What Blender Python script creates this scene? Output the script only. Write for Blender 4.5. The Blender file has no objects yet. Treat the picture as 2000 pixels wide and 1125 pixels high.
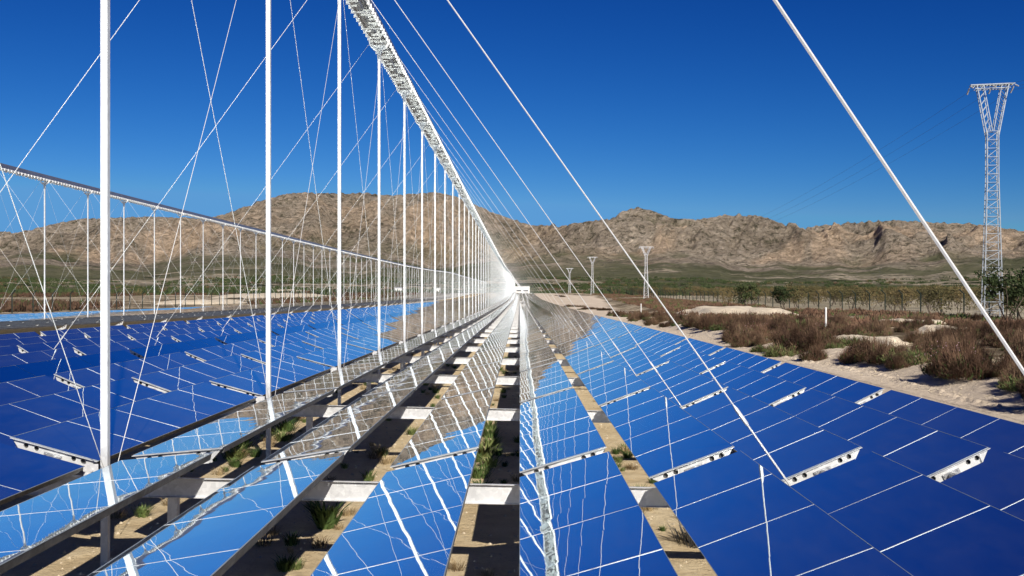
import bpy, math, random
import numpy as np
from mathutils import Vector, Matrix
R = math.radians
S = bpy.context.scene
COL = S.collection

# ------------------------------------------------------------------ camera, sky, sun, exposure
EYE = 2.4
FPX = 2058.0                                   # focal length in pixels of the 2000 px wide photograph
cam_data = bpy.data.cameras.new('camera'); cam = bpy.data.objects.new('camera', cam_data); COL.objects.link(cam)
cam.location = (0, 0, EYE); cam.rotation_euler = (R(90), 0, 0)
cam_data.lens = FPX / 2000 * 36; cam_data.sensor_width = 36
cam_data.shift_x = -0.0075; cam_data.shift_y = 0.00125
cam_data.clip_start = 0.05; cam_data.clip_end = 20000
S.camera = cam
TO_SUN = Vector((0.52, -1.45, 1.0)).normalized()
SUN_EL = math.asin(TO_SUN.z); SUN_AZ = math.atan2(TO_SUN.x, TO_SUN.y)
sd = bpy.data.lights.new('sun', 'SUN'); sd.energy = 5.0; sd.angle = R(0.53); sd.color = (1.0, 0.93, 0.82)
so = bpy.data.objects.new('sun', sd); COL.objects.link(so); so.location = (20, -30, 40)
so.rotation_euler = (-TO_SUN).to_track_quat('-Z', 'Y').to_euler()
W = bpy.data.worlds.new('World'); S.world = W; W.use_nodes = True
wn = W.node_tree; wn.nodes.clear()
sky = wn.nodes.new('ShaderNodeTexSky'); sky.sky_type = 'NISHITA'; sky.sun_disc = False
sky.sun_elevation = SUN_EL; sky.sun_rotation = SUN_AZ; sky.altitude = 1200
sky.air_density = 1.0; sky.dust_density = 0.15; sky.ozone_density = 5.0
# the clear dry-air sky: a steeper blue than the texture's own, set channel by channel
srgb = wn.nodes.new('ShaderNodeSeparateColor'); crgb = wn.nodes.new('ShaderNodeCombineColor')
wn.links.new(sky.outputs[0], srgb.inputs[0])
for ch, (p_, k_) in enumerate(((2.86, 4.6 / 1.19), (1.85, 1.585 / 1.19), (1.35, 1.396 / 1.19))):
    a_ = wn.nodes.new('ShaderNodeMath'); a_.operation = 'MULTIPLY'; a_.inputs[1].default_value = .062
    c_ = wn.nodes.new('ShaderNodeMath'); c_.operation = 'MINIMUM'; c_.inputs[1].default_value = (.27, .43, .58)[ch]
    b_ = wn.nodes.new('ShaderNodeMath'); b_.operation = 'POWER'; b_.inputs[1].default_value = p_
    d_ = wn.nodes.new('ShaderNodeMath'); d_.operation = 'MULTIPLY'; d_.inputs[1].default_value = k_ / .1
    wn.links.new(srgb.outputs[ch], a_.inputs[0]); wn.links.new(a_.outputs[0], c_.inputs[0]); wn.links.new(c_.outputs[0], b_.inputs[0])
    wn.links.new(b_.outputs[0], d_.inputs[0]); wn.links.new(d_.outputs[0], crgb.inputs[ch])
bg = wn.nodes.new('ShaderNodeBackground'); bg.inputs[1].default_value = 0.10
wo = wn.nodes.new('ShaderNodeOutputWorld')
wn.links.new(crgb.outputs[0], bg.inputs[0]); wn.links.new(bg.outputs[0], wo.inputs[0])
S.view_settings.view_transform = 'Standard'; S.view_settings.look = 'None'
S.view_settings.exposure = 0.25; S.view_settings.gamma = 1.0
S.cycles.max_bounces = 8; S.cycles.diffuse_bounces = 1; S.cycles.glossy_bounces = 5
S.cycles.transparent_max_bounces = 8
S.cycles.caustics_reflective = True; S.cycles.blur_glossy = 0.3
S.cycles.sample_clamp_indirect = 60.0
S.cycles.use_denoising = True

# ------------------------------------------------------------------ terrain heights
_DY = [-1000, 8, 20, 33, 56, 80, 157, 230, 290, 390, 480, 800, 2000]
_DV = [0, 0, .05, .12, .30, .45, .80, .95, .75, .0, .40, .90, .90]
def drop(y):
    return np.interp(y, _DY, _DV)
# the profile bends smoothly: average it
def dropS(y):
    w = 6 + 0.06 * np.abs(y)
    return (drop(y - w) + 2 * drop(y) + drop(y + w)) / 4 - (drop(8 - 6.48) + 2 * drop(8.) + drop(8 + 6.48)) / 4
def cross(x):
    return -0.02 * np.clip(x, -12, 6)
def _hash(ix, iy, s):
    n = (ix.astype(np.int64) * 374761393 + iy.astype(np.int64) * 668265263 + s * 1442695041) & 0x7fffffff
    n = ((n ^ (n >> 13)) * 1274126177) & 0x7fffffff
    n = (n ^ (n >> 16)) & 0xffffff
    return n / float(0xffffff)
def vn(x, y, s=0):
    x = np.asarray(x, float); y = np.asarray(y, float)
    ix = np.floor(x); iy = np.floor(y); fx = x - ix; fy = y - iy
    fx = fx * fx * fx * (fx * (fx * 6 - 15) + 10); fy = fy * fy * fy * (fy * (fy * 6 - 15) + 10)
    a = _hash(ix, iy, s); b = _hash(ix + 1, iy, s); c = _hash(ix, iy + 1, s); d = _hash(ix + 1, iy + 1, s)
    return (a * (1 - fx) + b * fx) * (1 - fy) + (c * (1 - fx) + d * fx) * fy
def fbm(x, y, s=0, o=4):
    t = 0; a = .5; n = 0
    for k in range(o):
        t = t + a * vn(x * 2 ** k + 17.3 * k, y * 2 ** k + 9.1 * k, s + k); n += a; a *= .5
    return t / n
def ridged(x, y, s=0, o=4):
    t = 0; a = .5; n = 0
    for k in range(o):
        t = t + a * (1 - np.abs(2 * vn(x * 2 ** k + 5.3 * k, y * 2 ** k + 3.7 * k, s + k) - 1)); n += a; a *= .5
    return t / n
def smooth(a, b, x):
    t = np.clip((x - a) / (b - a), 0, 1); return t * t * (3 - 2 * t)
def berm(x, y):
    edge = 10.7 + 0.7 * (vn(y * .25, y * 0 + 3, 5) - .5) + smooth(95, 140, y) * 8 + smooth(160, 400, y) * 10
    return .38 * smooth(edge - .3, edge + 1.8, x) * (1 - smooth(40, 60, x))
def gz(x, y):
    return cross(x) - dropS(y) + berm(x, y) + 0.05 * (fbm(np.asarray(x) * .7, np.asarray(y) * .7, 2, 3) - .5)

# ------------------------------------------------------------------ materials
def mat(name):
    m = bpy.data.materials.new(name); m.use_nodes = True
    return m, m.node_tree, m.node_tree.nodes['Principled BSDF']
def N(nt, t, **kw):
    n = nt.nodes.new(t)
    for k, v in kw.items(): setattr(n, k, v)
    return n
def ramp(nt, src, stops, interp='LINEAR'):
    r = nt.nodes.new('ShaderNodeValToRGB'); e = r.color_ramp.elements; r.color_ramp.interpolation = interp
    while len(e) < len(stops): e.new(.5)
    for i, (p, c) in enumerate(stops):
        e[i].position = p; e[i].color = (*c, 1) if len(c) == 3 else c
    nt.links.new(src, r.inputs[0]); return r.outputs[0]
def noise(nt, scale, detail=4, rough=.55, vec=None, dist=0):
    n = nt.nodes.new('ShaderNodeTexNoise'); n.inputs['Scale'].default_value = scale
    n.inputs['Detail'].default_value = detail; n.inputs['Roughness'].default_value = rough
    n.inputs['Distortion'].default_value = dist
    if vec is not None: nt.links.new(vec, n.inputs['Vector'])
    return n.outputs['Fac']
def pos(nt):
    return nt.nodes.new('ShaderNodeNewGeometry').outputs['Position']
def mapv(nt, vec, sc, loc=(0, 0, 0)):
    m = nt.nodes.new('ShaderNodeMapping'); m.inputs['Scale'].default_value = sc; m.inputs['Location'].default_value = loc
    nt.links.new(vec, m.inputs['Vector']); return m.outputs[0]
def mixc(nt, f, a, b):
    m = nt.nodes.new('ShaderNodeMix'); m.data_type = 'RGBA'
    for s, v in ((0, f), (6, a), (7, b)):
        if isinstance(v, (int, float)): m.inputs[s].default_value = v
        elif isinstance(v, tuple): m.inputs[s].default_value = (*v, 1)
        else: nt.links.new(v, m.inputs[s])
    return m.outputs[2]
def math_(nt, op, a, b=0., c=None):
    m = nt.nodes.new('ShaderNodeMath'); m.operation = op
    for i, v in enumerate((a, b) if c is None else (a, b, c)):
        if isinstance(v, (int, float)): m.inputs[i].default_value = v
        else: nt.links.new(v, m.inputs[i])
    return m.outputs[0]
def bump(nt, b, h, strength=.5, dist=.02):
    n = nt.nodes.new('ShaderNodeBump'); n.inputs['Strength'].default_value = strength; n.inputs['Distance'].default_value = dist
    nt.links.new(h, n.inputs['Height']); nt.links.new(n.outputs[0], b.inputs['Normal'])
def sep(nt, v):
    s = nt.nodes.new('ShaderNodeSeparateXYZ'); nt.links.new(v, s.inputs[0]); return s.outputs

def m_mirror():
    m, nt, b = mat('mirror_glass')
    b.inputs['Base Color'].default_value = (.84, .96, 1.0, 1); b.inputs['Metallic'].default_value = 1; b.inputs['Roughness'].default_value = .012
    p = pos(nt)
    n1 = noise(nt, 1.7, 1, .4, mapv(nt, p, (1.3, 1, 1)))
    n2 = noise(nt, 7.0, 1, .4, mapv(nt, p, (1.0, .8, 1)))
    h = math_(nt, 'MULTIPLY_ADD', n1, 1.0, math_(nt, 'MULTIPLY', n2, .06))
    bump(nt, b, h, 1.0, .0013)
    # slight soiling haze, added to throw sunlight onto the receiver
    g = N(nt, 'ShaderNodeBsdfGlossy'); g.inputs['Roughness'].default_value = .24; g.inputs['Color'].default_value = (.8, .88, 1.0, 1)
    mg = N(nt, 'ShaderNodeMixShader'); mg.inputs[0].default_value = .03
    nt.links.new(b.outputs[0], mg.inputs[1]); nt.links.new(g.outputs[0], mg.inputs[2])
    # dust film on the glass
    d = N(nt, 'ShaderNodeBsdfDiffuse'); nt.links.new(ramp(nt, noise(nt, 1.6, 5, .7, p), [(.35, (.20, .22, .25)), (.75, (.30, .31, .33))]), d.inputs[0])
    mx = N(nt, 'ShaderNodeMixShader')
    oi = N(nt, 'ShaderNodeObjectInfo')
    streak = math_(nt, 'POWER', noise(nt, 3.0, 5, .7, mapv(nt, p, (2.2, .5, 1))), 2.0)
    dw = math_(nt, 'MULTIPLY_ADD', streak, .14, math_(nt, 'MULTIPLY', oi.outputs['Random'], .035))
    nt.links.new(dw, mx.inputs[0])
    nt.links.new(mg.outputs[0], mx.inputs[1]); nt.links.new(d.outputs[0], mx.inputs[2])
    nt.links.new(mx.outputs[0], nt.nodes['Material Output'].inputs[0]); return m
def m_galv(name, lo, hi, rough=.45, metal=.35, sc=14):
    m, nt, b = mat(name); p = pos(nt)
    v = N(nt, 'ShaderNodeTexVoronoi'); v.inputs['Scale'].default_value = sc * 2; nt.links.new(p, v.inputs['Vector'])
    f = math_(nt, 'MULTIPLY_ADD', v.outputs['Color'], .35, math_(nt, 'MULTIPLY', noise(nt, sc * .35, 5, .6, p), .65))
    nt.links.new(ramp(nt, f, [(.25, lo), (.75, hi)]), b.inputs['Base Color'])
    b.inputs['Metallic'].default_value = metal
    nt.links.new(math_(nt, 'MULTIPLY_ADD', noise(nt, sc, 3, .6, p), .25, rough - .1), b.inputs['Roughness'])
    bump(nt, b, noise(nt, sc * 3, 2, .5, p), .15, .004); return m
def m_plain(name, c, rough=.6, metal=0, var=.25, sc=8):
    m, nt, b = mat(name); p = pos(nt)
    nt.links.new(ramp(nt, noise(nt, sc, 4, .6, p), [(.3, tuple(x * (1 - var) for x in c)), (.7, tuple(min(1, x * (1 + var)) for x in c))]), b.inputs['Base Color'])
    b.inputs['Roughness'].default_value = rough; b.inputs['Metallic'].default_value = metal; return m
def m_leaf(name, c1, c2, c3=None, trans=.25):
    m, nt, b = mat(name)
    oi = N(nt, 'ShaderNodeObjectInfo'); p = pos(nt)
    f = math_(nt, 'ADD', math_(nt, 'MULTIPLY', noise(nt, 2.6, 4, .7, p), .75), math_(nt, 'MULTIPLY', oi.outputs['Random'], .28))
    stops = [(.28, c1), (.68, c2)] if c3 is None else [(.28, c1), (.5, c2), (.74, c3)]
    nt.links.new(ramp(nt, f, stops), b.inputs['Base Color'])
    b.inputs['Roughness'].default_value = .75; b.inputs['Specular IOR Level'].default_value = .15
    return m
M = {}
M['mirror'] = m_mirror()
M['galv'] = m_galv('galvanised_steel', (.50, .51, .53), (.74, .75, .77), .5, .25)
M['galv_white'] = m_galv('bright_galvanised_steel', (.48, .49, .50), (.68, .69, .69), .42, .15, 9)
M['tray'] = m_galv('tray_steel', (.07, .072, .075), (.17, .172, .175), .5, .5)
M['seam'] = m_plain('seam_aluminium', (.62, .63, .64), .4, .2, .05)
M['receiver_white'] = m_galv('sunlit_receiver_steel', (.80, .80, .80), (.92, .92, .91), .35, .05, 9)  # whitened steel; its pale colour stands in for concentrated sunlight on the receiver
M['edge'] = m_plain('glass_edge', (.30, .34, .36), .4, .1, .1)
M['cable'] = m_galv('cable_steel', (.62, .62, .61), (.80, .79, .77), .4, .2, 30)
M['dark'] = m_plain('dark_steel', (.055, .055, .055), .6, .3)
M['axle'] = m_galv('axle_steel', (.30, .31, .33), (.55, .56, .58), .35, .6, 30)
def m_secondary():
    m, nt, b = mat('secondary_reflector'); p = pos(nt)
    nt.links.new(ramp(nt, noise(nt, 5, 4, .7, p), [(.35, (.78, .77, .74)), (.65, (.94, .93, .91))]), b.inputs['Base Color'])
    b.inputs['Metallic'].default_value = .05; b.inputs['Roughness'].default_value = .4
    bump(nt, b, noise(nt, 9, 4, .7, mapv(nt, p, (1, .6, 1)), 1.0), 1.0, .06); return m
M['secondary'] = m_secondary()
M['casing'] = m_galv('casing_sheet', (.22, .23, .25), (.36, .37, .40), .38, .7, 6)
M['tower'] = m_galv('weathered_tower_steel', (.26, .30, .34), (.46, .50, .54), .5, .3, 6)
M['fence'] = m_plain('fence_green_paint', (.012, .022, .016), .5)
M['white_wall'] = m_plain('white_wall_paint', (.80, .80, .78), .8, 0, .06, .6)
M['glass_dark'] = m_plain('dark_window_glass', (.03, .04, .06), .12, 0)
M['roof_grey'] = m_plain('grey_roof_edge', (.25, .25, .28), .7)
M['brown_shrub'] = m_leaf('dry_brown_twigs', (.036, .021, .015), (.115, .068, .043), (.24, .16, .10))
M['purple_shrub'] = m_leaf('reddish_dry_twigs', (.052, .028, .020), (.145, .080, .052), (.25, .155, .10))
M['green_shrub'] = m_leaf('green_scrub_leaves', (.025, .045, .015), (.075, .11, .035), (.16, .19, .07))
M['orchard_leaf'] = m_leaf('autumn_orchard_leaves', (.042, .042, .020), (.115, .100, .042), (.22, .16, .075))
M['tree_leaf'] = m_leaf('dark_tree_leaves', (.018, .028, .011), (.045, .065, .024), (.10, .115, .045))
M['bark'] = m_plain('grey_brown_bark', (.10, .075, .055), .9)
M['flower'] = m_plain('pale_pink_flowers', (.62, .38, .48), .7)
M['red'] = m_plain('red_flower', (.65, .04, .03), .6)
M['grass'] = m_leaf('fresh_weed_leaves', (.03, .055, .015), (.075, .12, .035), (.20, .22, .08))
M['dry_weed'] = m_leaf('dry_weed_stalks', (.12, .08, .045), (.30, .22, .12), (.48, .38, .22))
M['stone'] = m_plain('pale_stone', (.50, .42, .30), .9, 0, .3, 5)

def m_ground():
    m, nt, b = mat('sandy_ground'); p = pos(nt); x, y, z = sep(nt, p)
    big = noise(nt, .035, 5, .6, mapv(nt, p, (1, .35, 1)))
    fine = noise(nt, 3.0, 8, .7, p); mid = noise(nt, .5, 6, .65, p)
    sand = ramp(nt, math_(nt, 'MULTIPLY_ADD', fine, .5, math_(nt, 'MULTIPLY', mid, .5)), [(.32, (.56, .42, .24)), (.5, (.74, .59, .37)), (.68, (.84, .71, .49))])
    road = ramp(nt, math_(nt, 'MULTIPLY_ADD', fine, .35, math_(nt, 'MULTIPLY', noise(nt, .4, 5, .6, mapv(nt, p, (1, .12, 1))), .65)), [(.3, (.58, .475, .36)), (.7, (.76, .65, .51))])
    isroad = math_(nt, 'MULTIPLY', math_(nt, 'GREATER_THAN', x, 4.5), 1.0)
    c = mixc(nt, isroad, sand, road)
    scrub = ramp(nt, math_(nt, 'MULTIPLY_ADD', mid, .5, math_(nt, 'MULTIPLY', noise(nt, .12, 5, .6, mapv(nt, p, (1, .5, 1))), .5)), [(.30, (.085, .06, .04)), (.46, (.15, .115, .07)), (.51, (.24, .195, .125)), (.56, (.58, .48, .34)), (.8, (.66, .56, .41))])
    # scrub land right of the bank and left of the far collector
    sr = math_(nt, 'SMOOTH_MIN', 1, 1, .1)
    def mr(v, a, b_):
        n = nt.nodes.new('ShaderNodeMapRange'); n.interpolation_type = 'SMOOTHSTEP'
        n.inputs[1].default_value = a; n.inputs[2].default_value = b_; nt.links.new(v, n.inputs[0]); return n.outputs[0]
    wob = math_(nt, 'MULTIPLY_ADD', big, 8, -4)
    xr = math_(nt, 'ADD', math_(nt, 'ADD', x, wob), math_(nt, 'MULTIPLY', mr(y, 95, 420), -14))
    f_r = mr(xr, 12.5, 15)
    f_l = mr(math_(nt, 'ADD', x, wob), -34, -37)
    c = mixc(nt, math_(nt, 'MAXIMUM', f_r, f_l), c, scrub)
    # pale dry field behind the right fence, olive farmland far out
    fld = ramp(nt, math_(nt, 'MULTIPLY_ADD', mid, .5, math_(nt, 'MULTIPLY', big, .5)), [(.38, (.22, .19, .12)), (.5, (.38, .33, .23)), (.62, (.52, .46, .35))])
    c = mixc(nt, mr(x, 46, 49), c, fld)
    farm = ramp(nt, noise(nt, .012, 6, .62, mapv(nt, p, (1, 2.6, 1))), [(.36, (.045, .055, .022)), (.44, (.13, .125, .06)), (.485, (.22, .18, .11)), (.51, (.60, .50, .35)), (.75, (.74, .63, .47))])
    dd = nt.nodes.new('ShaderNodeVectorMath'); dd.operation = 'LENGTH'; nt.links.new(p, dd.inputs[0])
    c = mixc(nt, mr(dd.outputs['Value'], 260, 480), c, farm) if False else mixc(nt, math_(nt, 'MULTIPLY', mr(dd.outputs['Value'], 300, 520), math_(nt, 'GREATER_THAN', math_(nt, 'ABSOLUTE', math_(nt, 'ADD', x, 8)), 45)), c, farm)
    spk = ramp(nt, noise(nt, 22, 5, .8, p), [(.54, (0, 0, 0)), (.66, (1, 1, 1))]); spl = ramp(nt, noise(nt, 1.1, 5, .7, mapv(nt, p, (1, 1, 1), (7, 3, 0))), [(.42, (.15, .15, .15)), (.62, (1, 1, 1))])
    c = mixc(nt, math_(nt, 'MULTIPLY', math_(nt, 'MULTIPLY', spk, spl), .55), c, (.20, .15, .095))
    nt.links.new(c, b.inputs['Base Color']); b.inputs['Roughness'].default_value = .95; b.inputs['Specular IOR Level'].default_value = .1
    bump(nt, b, math_(nt, 'MULTIPLY_ADD', noise(nt, 14, 6, .75, p), .5, fine), 1.0, .09); return m
M['ground'] = m_ground()
def m_hill():
    m, nt, b = mat('rocky_hillside'); p = pos(nt)
    at = nt.nodes.new('ShaderNodeAttribute'); at.attribute_name = 'veg'; veg = at.outputs['Fac']
    at2 = nt.nodes.new('ShaderNodeAttribute'); at2.attribute_name = 'ter'; ter = at2.outputs['Fac']
    n1 = noise(nt, .004, 8, .68, p, .6); n2 = noise(nt, .045, 8, .75, mapv(nt, p, (1, 1, 1.6)), .8)
    n3 = noise(nt, .0022, 6, .6, mapv(nt, p, (1, 1, 2.4)), 1.0)
    rock = ramp(nt, math_(nt, 'MULTIPLY_ADD', n2, .6, math_(nt, 'MULTIPLY', n1, .4)), [(.34, (.13, .115, .08)), (.43, (.33, .27, .20)), (.52, (.52, .43, .33)), (.64, (.78, .66, .52))])
    pink = ramp(nt, n2, [(.38, (.38, .28, .19)), (.60, (.86, .66, .47))])
    at3 = nt.nodes.new('ShaderNodeAttribute'); at3.attribute_name = 'cliff'
    c = mixc(nt, math_(nt, 'MAXIMUM', at3.outputs['Fac'], math_(nt, 'MULTIPLY', ramp(nt, n3, [(.54, (0, 0, 0)), (.62, (1, 1, 1))]), .6)), rock, pink)
    # dwarf scrub dots
    dots = ramp(nt, noise(nt, .05, 6, .85, p), [(.52, (0, 0, 0)), (.58, (1, 1, 1))])
    c = mixc(nt, math_(nt, 'MULTIPLY', math_(nt, 'MULTIPLY', dots, math_(nt, 'MULTIPLY_ADD', at3.outputs['Fac'], -.75, 1.0)), .75), c, (.055, .06, .030))
    green = ramp(nt, math_(nt, 'MULTIPLY_ADD', n2, .5, math_(nt, 'MULTIPLY', n1, .5)), [(.34, (.09, .10, .05)), (.48, (.185, .19, .10)), (.60, (.30, .28, .17)), (.72, (.52, .44, .31))])
    c = mixc(nt, veg, c, green)
    tc = ramp(nt, noise(nt, .006, 7, .7, mapv(nt, p, (1.4, 1.4, 30))), [(.38, (.06, .07, .03)), (.44, (.13, .13, .065)), (.475, (.66, .55, .40)), (.53, (.78, .67, .50)), (.58, (.14, .14, .07)), (.66, (.70, .59, .43))])
    c = mixc(nt, ter, c, tc)
    nt.links.new(c, b.inputs['Base Color']); b.inputs['Roughness'].default_value = .95; b.inputs['Specular IOR Level'].default_value = .1
    bump(nt, b, math_(nt, 'MULTIPLY_ADD', n2, 1.0, math_(nt, 'MULTIPLY', n1, 2.0)), 1.0, 40); return m
M['hill'] = m_hill()

# ------------------------------------------------------------------ mesh helpers
class MB:
    def __init__(s): s.v = []; s.f = []; s.mi = []
    def add(s, vs, fs, mi=0):
        o = len(s.v); s.v += [tuple(v) for v in vs]; s.f += [tuple(i + o for i in f) for f in fs]; s.mi += [mi] * len(fs); return s
    def box(s, a, b, mi=0):
        x0, y0, z0 = a; x1, y1, z1 = b
        return s.add([(x0, y0, z0), (x1, y0, z0), (x1, y1, z0), (x0, y1, z0), (x0, y0, z1), (x1, y0, z1), (x1, y1, z1), (x0, y1, z1)],
                     [(0, 3, 2, 1), (4, 5, 6, 7), (0, 1, 5, 4), (1, 2, 6, 5), (2, 3, 7, 6), (3, 0, 4, 7)], mi)
    def tube(s, pts, r, n=6, mi=0, cap=True):
        pts = [Vector(p) for p in pts]; rs = r if isinstance(r, (list, tuple)) else [r] * len(pts)
        vs = []; fs = []
        ref = None
        for i, p in enumerate(pts):
            d = (pts[min(i + 1, len(pts) - 1)] - pts[max(i - 1, 0)]).normalized()
            if ref is None: ref = Vector((0, 0, 1)) if abs(d.z) < .9 else Vector((1, 0, 0))
            a = d.cross(ref).normalized(); c = d.cross(a).normalized()
            for k in range(n):
                t = 2 * math.pi * (k + .5) / n; vs.append(p + (a * math.cos(t) + c * math.sin(t)) * rs[i])
        for i in range(len(pts) - 1):
            for k in range(n): fs.append((i * n + k, i * n + (k + 1) % n, (i + 1) * n + (k + 1) % n, (i + 1) * n + k))
        if cap: fs.append(tuple(range(n - 1, -1, -1))); fs.append(tuple(range((len(pts) - 1) * n, len(pts) * n)))
        return s.add(vs, fs, mi)
    def prism(s, poly, y0, y1, mi=0):            # polygon in XZ, extruded along Y
        n = len(poly); vs = [(x, y0, z) for x, z in poly] + [(x, y1, z) for x, z in poly]
        fs = [tuple(range(n)), tuple(range(2 * n - 1, n - 1, -1))] + [(i, i + n, (i + 1) % n + n, (i + 1) % n) for i in range(n)]
        return s.add(vs, fs, mi)
    def mesh(s, name, mats):
        me = bpy.data.meshes.new(name); me.from_pydata(s.v, [], s.f)
        for m in (mats if isinstance(mats, (list, tuple)) else [mats]): me.materials.append(m)
        if any(s.mi): me.polygons.foreach_set('material_index', s.mi)
        me.update(); return me
    def build(s, name, mats, parent=None, loc=None):
        return mko(name, s.mesh(name, mats), parent, loc)
def mko(name, me, parent=None, loc=None):
    o = bpy.data.objects.new(name, me); COL.objects.link(o)
    if parent: o.parent = parent
    if loc is not None: o.location = loc
    return o
def smooth_shade(o):
    o.data.polygons.foreach_set('use_smooth', [True] * len(o.data.polygons)); return o
def tag(o, label=None, cat=None, group=None, kind=None):
    if label: o['label'] = label
    if cat: o['category'] = cat
    if group: o['group'] = group
    if kind: o['kind'] = kind
    return o
def thing(name, label, cat, loc, group=None):
    o = bpy.data.objects.new(name, None); COL.objects.link(o); o.location = loc; o.empty_display_size = .3
    return tag(o, label, cat, group)
def np_mesh(name, verts, quads, mats, mi=None, smoothf=False):
    me = bpy.data.meshes.new(name); nv = len(verts); nf = len(quads)
    me.vertices.add(nv); me.vertices.foreach_set('co', np.asarray(verts, np.float32).ravel())
    k = quads.shape[1]
    me.loops.add(nf * k); me.loops.foreach_set('vertex_index', quads.astype(np.int32).ravel())
    me.polygons.add(nf); me.polygons.foreach_set('loop_start', np.arange(0, nf * k, k, dtype=np.int32))
    for m in mats: me.materials.append(m)
    if mi is not None: me.polygons.foreach_set('material_index', mi.astype(np.int32))
    me.polygons.foreach_set('use_smooth', np.full(nf, bool(smoothf)))
    me.update(calc_edges=True); me.validate(); return me
def grid_faces(nu, nv_):
    i = np.arange(nu - 1)[:, None] * nv_ + np.arange(nv_ - 1)[None]
    i = i.ravel(); return np.stack([i, i + nv_, i + nv_ + 1, i + 1], 1)
W1 = ['', 'first', 'second', 'third', 'fourth', 'fifth', 'sixth', 'seventh', 'eighth', 'ninth', 'tenth', 'eleventh', 'twelfth', 'thirteenth', 'fourteenth', 'fifteenth', 'sixteenth', 'seventeenth', 'eighteenth', 'nineteenth']
T1 = ['', '', 'twentieth', 'thirtieth', 'fortieth', 'fiftieth', 'sixtieth', 'seventieth', 'eightieth', 'ninetieth']
T2 = ['', '', 'twenty', 'thirty', 'forty', 'fifty', 'sixty', 'seventy', 'eighty', 'ninety']
def ordw(n):
    if n < 20: return W1[n]
    if n < 100: return T1[n // 10] if n % 10 == 0 else T2[n // 10] + '-' + W1[n % 10]
    if n == 100: return 'hundredth'
    return 'hundred-and-' + ordw(n - 100)

# ------------------------------------------------------------------ ground and hills
xs = np.unique(np.concatenate([np.arange(-14, 14, .35), np.arange(14, 60, 1.0), np.arange(-60, -14, 1.0), np.arange(60, 1250, 25), -np.arange(60, 1250, 25.)]))
ys = np.unique(np.concatenate([np.arange(-60, 0, 4.), np.arange(0, 60, .4), np.arange(60, 200, 1.5), np.arange(200, 1300, 6.)]))
GX, GY = np.meshgrid(xs, ys, indexing='ij')
GZ = gz(GX, GY)
me = np_mesh('ground', np.stack([GX, GY, GZ], -1).reshape(-1, 3), grid_faces(len(xs), len(ys)), [M['ground']], smoothf=True)
tag(mko('ground', me), kind='structure')

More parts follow.
